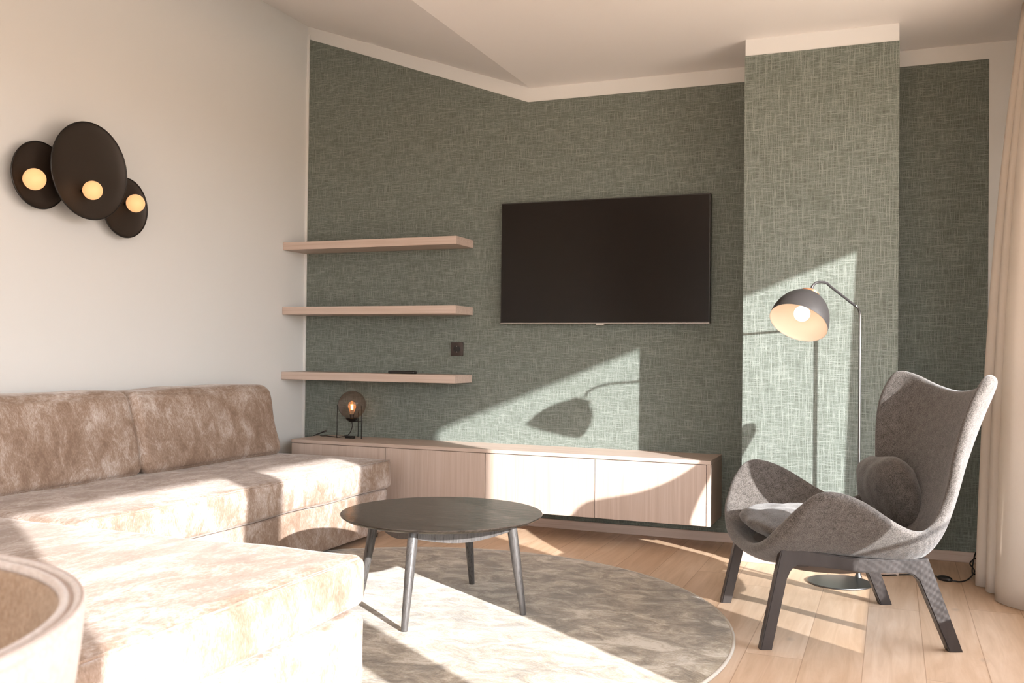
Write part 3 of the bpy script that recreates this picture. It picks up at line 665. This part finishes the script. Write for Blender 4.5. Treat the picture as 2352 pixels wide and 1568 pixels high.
tubwall(-0.004, 'felt', 'back_shell', 0.010); tubwall(-0.020, 'felt_shaded', 'inner_back', 0.008, 'inner face with brown shadow in its colour')
for off, rr, nm, mt in ((-0.0050, 0.0062, 'rim_roll', 'felt'), (-0.0124, 0.0030, 'piping', 'piping'), (-0.0175, 0.0048, 'rim_roll', 'felt'), (-0.0022, 0.0012, 'stitch_line', 'piping')):
    pts = [ringpt((a0+a1)/2+s*(a1-a0)/2, R0+off, rimz(s)+(0.0015 if nm != 'stitch_line' else 0.0072)) for s in [-1+2*i/70 for i in range(71)]]
    obj(nm, tube(pts, rr, 12), mt, dc, 'all')
obj('seat', pillow(0.235, 0.235, 0.05, px=2.3), 'felt', dc, 'all').location = (-0.01, -0.01, 0.41)
for a in (45, 135, 225, 315):
    a = math.radians(a); obj('leg', tube([(0.24*math.cos(a), 0.24*math.sin(a), 0), (0.17*math.cos(a), 0.17*math.sin(a), 0.37)], [0.010, 0.016], 14), 'frame', dc, 'all')

# ================================================================ garden chair on the deck outside (its mesh back dapples the armchair leg)
gc = thing('garden_chair', 'wide black metal garden chair with a mesh back, outside the window', 'chair', (1.25, 3.09, -0.04))
def lattice(bm, w, h, pitch, t, fn):
    k = -h
    while k < w:
        for sgn in (1, -1):
            # strip along (1, sgn) clipped to the rectangle
            if sgn > 0: x0, z0 = max(0, k), max(0, -k); L_ = min(w-x0, h-z0); a = (x0, z0); b = (x0+L_, z0+L_)
            else: x0, z0 = max(0, k), h-max(0, -k); L_ = min(w-x0, z0); a = (x0, z0); b = (x0+L_, z0-L_)
            if L_ > 0.004:
                o_ = t*0.35; q = [(a[0]-o_, a[1]+sgn*o_), (a[0]+o_, a[1]-sgn*o_), (b[0]+o_, b[1]-sgn*o_), (b[0]-o_, b[1]+sgn*o_)]
                q = [(min(w, max(0, x)), min(h, max(0, z))) for x, z in q]
                d = 0.0006*sgn
                f = [[bm.verts.new(fn(x, z, d+e)) for x, z in q] for e in (-0.0005, 0.0005)]
                bm.faces.new(f[0]); bm.faces.new(f[1][::-1])
                for i in range(4): bm.faces.new((f[0][i], f[1][i], f[1][(i+1) % 4], f[0][(i+1) % 4]))
        k += pitch
bm = bmesh.new(); lattice(bm, 0.80, 0.40, 0.027, 0.0046, lambda x, z, d: (-0.25+d, x-0.40, 0.405+z)); obj('mesh_back', bm, 'black', gc)
bm = bmesh.new(); lattice(bm, 0.80, 0.50, 0.05, 0.012, lambda x, z, d: (-0.25+z, x-0.40, 0.40+d)); obj('mesh_seat', bm, 'black', gc)
obj('back_frame', tube(smooth_path([(-0.25, -0.40, 0.36), (-0.25, -0.40, 0.60), (-0.25, -0.40, 0.79), (-0.25, -0.38, 0.812), (-0.25, 0.0, 0.815), (-0.25, 0.38, 0.812), (-0.25, 0.40, 0.79), (-0.25, 0.40, 0.60), (-0.25, 0.40, 0.36)], 6), 0.010, 10), 'black', gc, 'all')
obj('seat_frame', tube([(-0.25, -0.4, 0.40), (0.25, -0.4, 0.40), (0.25, 0.4, 0.40), (-0.25, 0.4, 0.40)], 0.010, 10), 'black', gc, 'all')
for x in (-0.25, 0.25):
    for y in (-0.4, 0.4): obj('leg', tube([(x, y, 0), (x, y, 0.39)], 0.010, 10), 'black', gc, 'all')
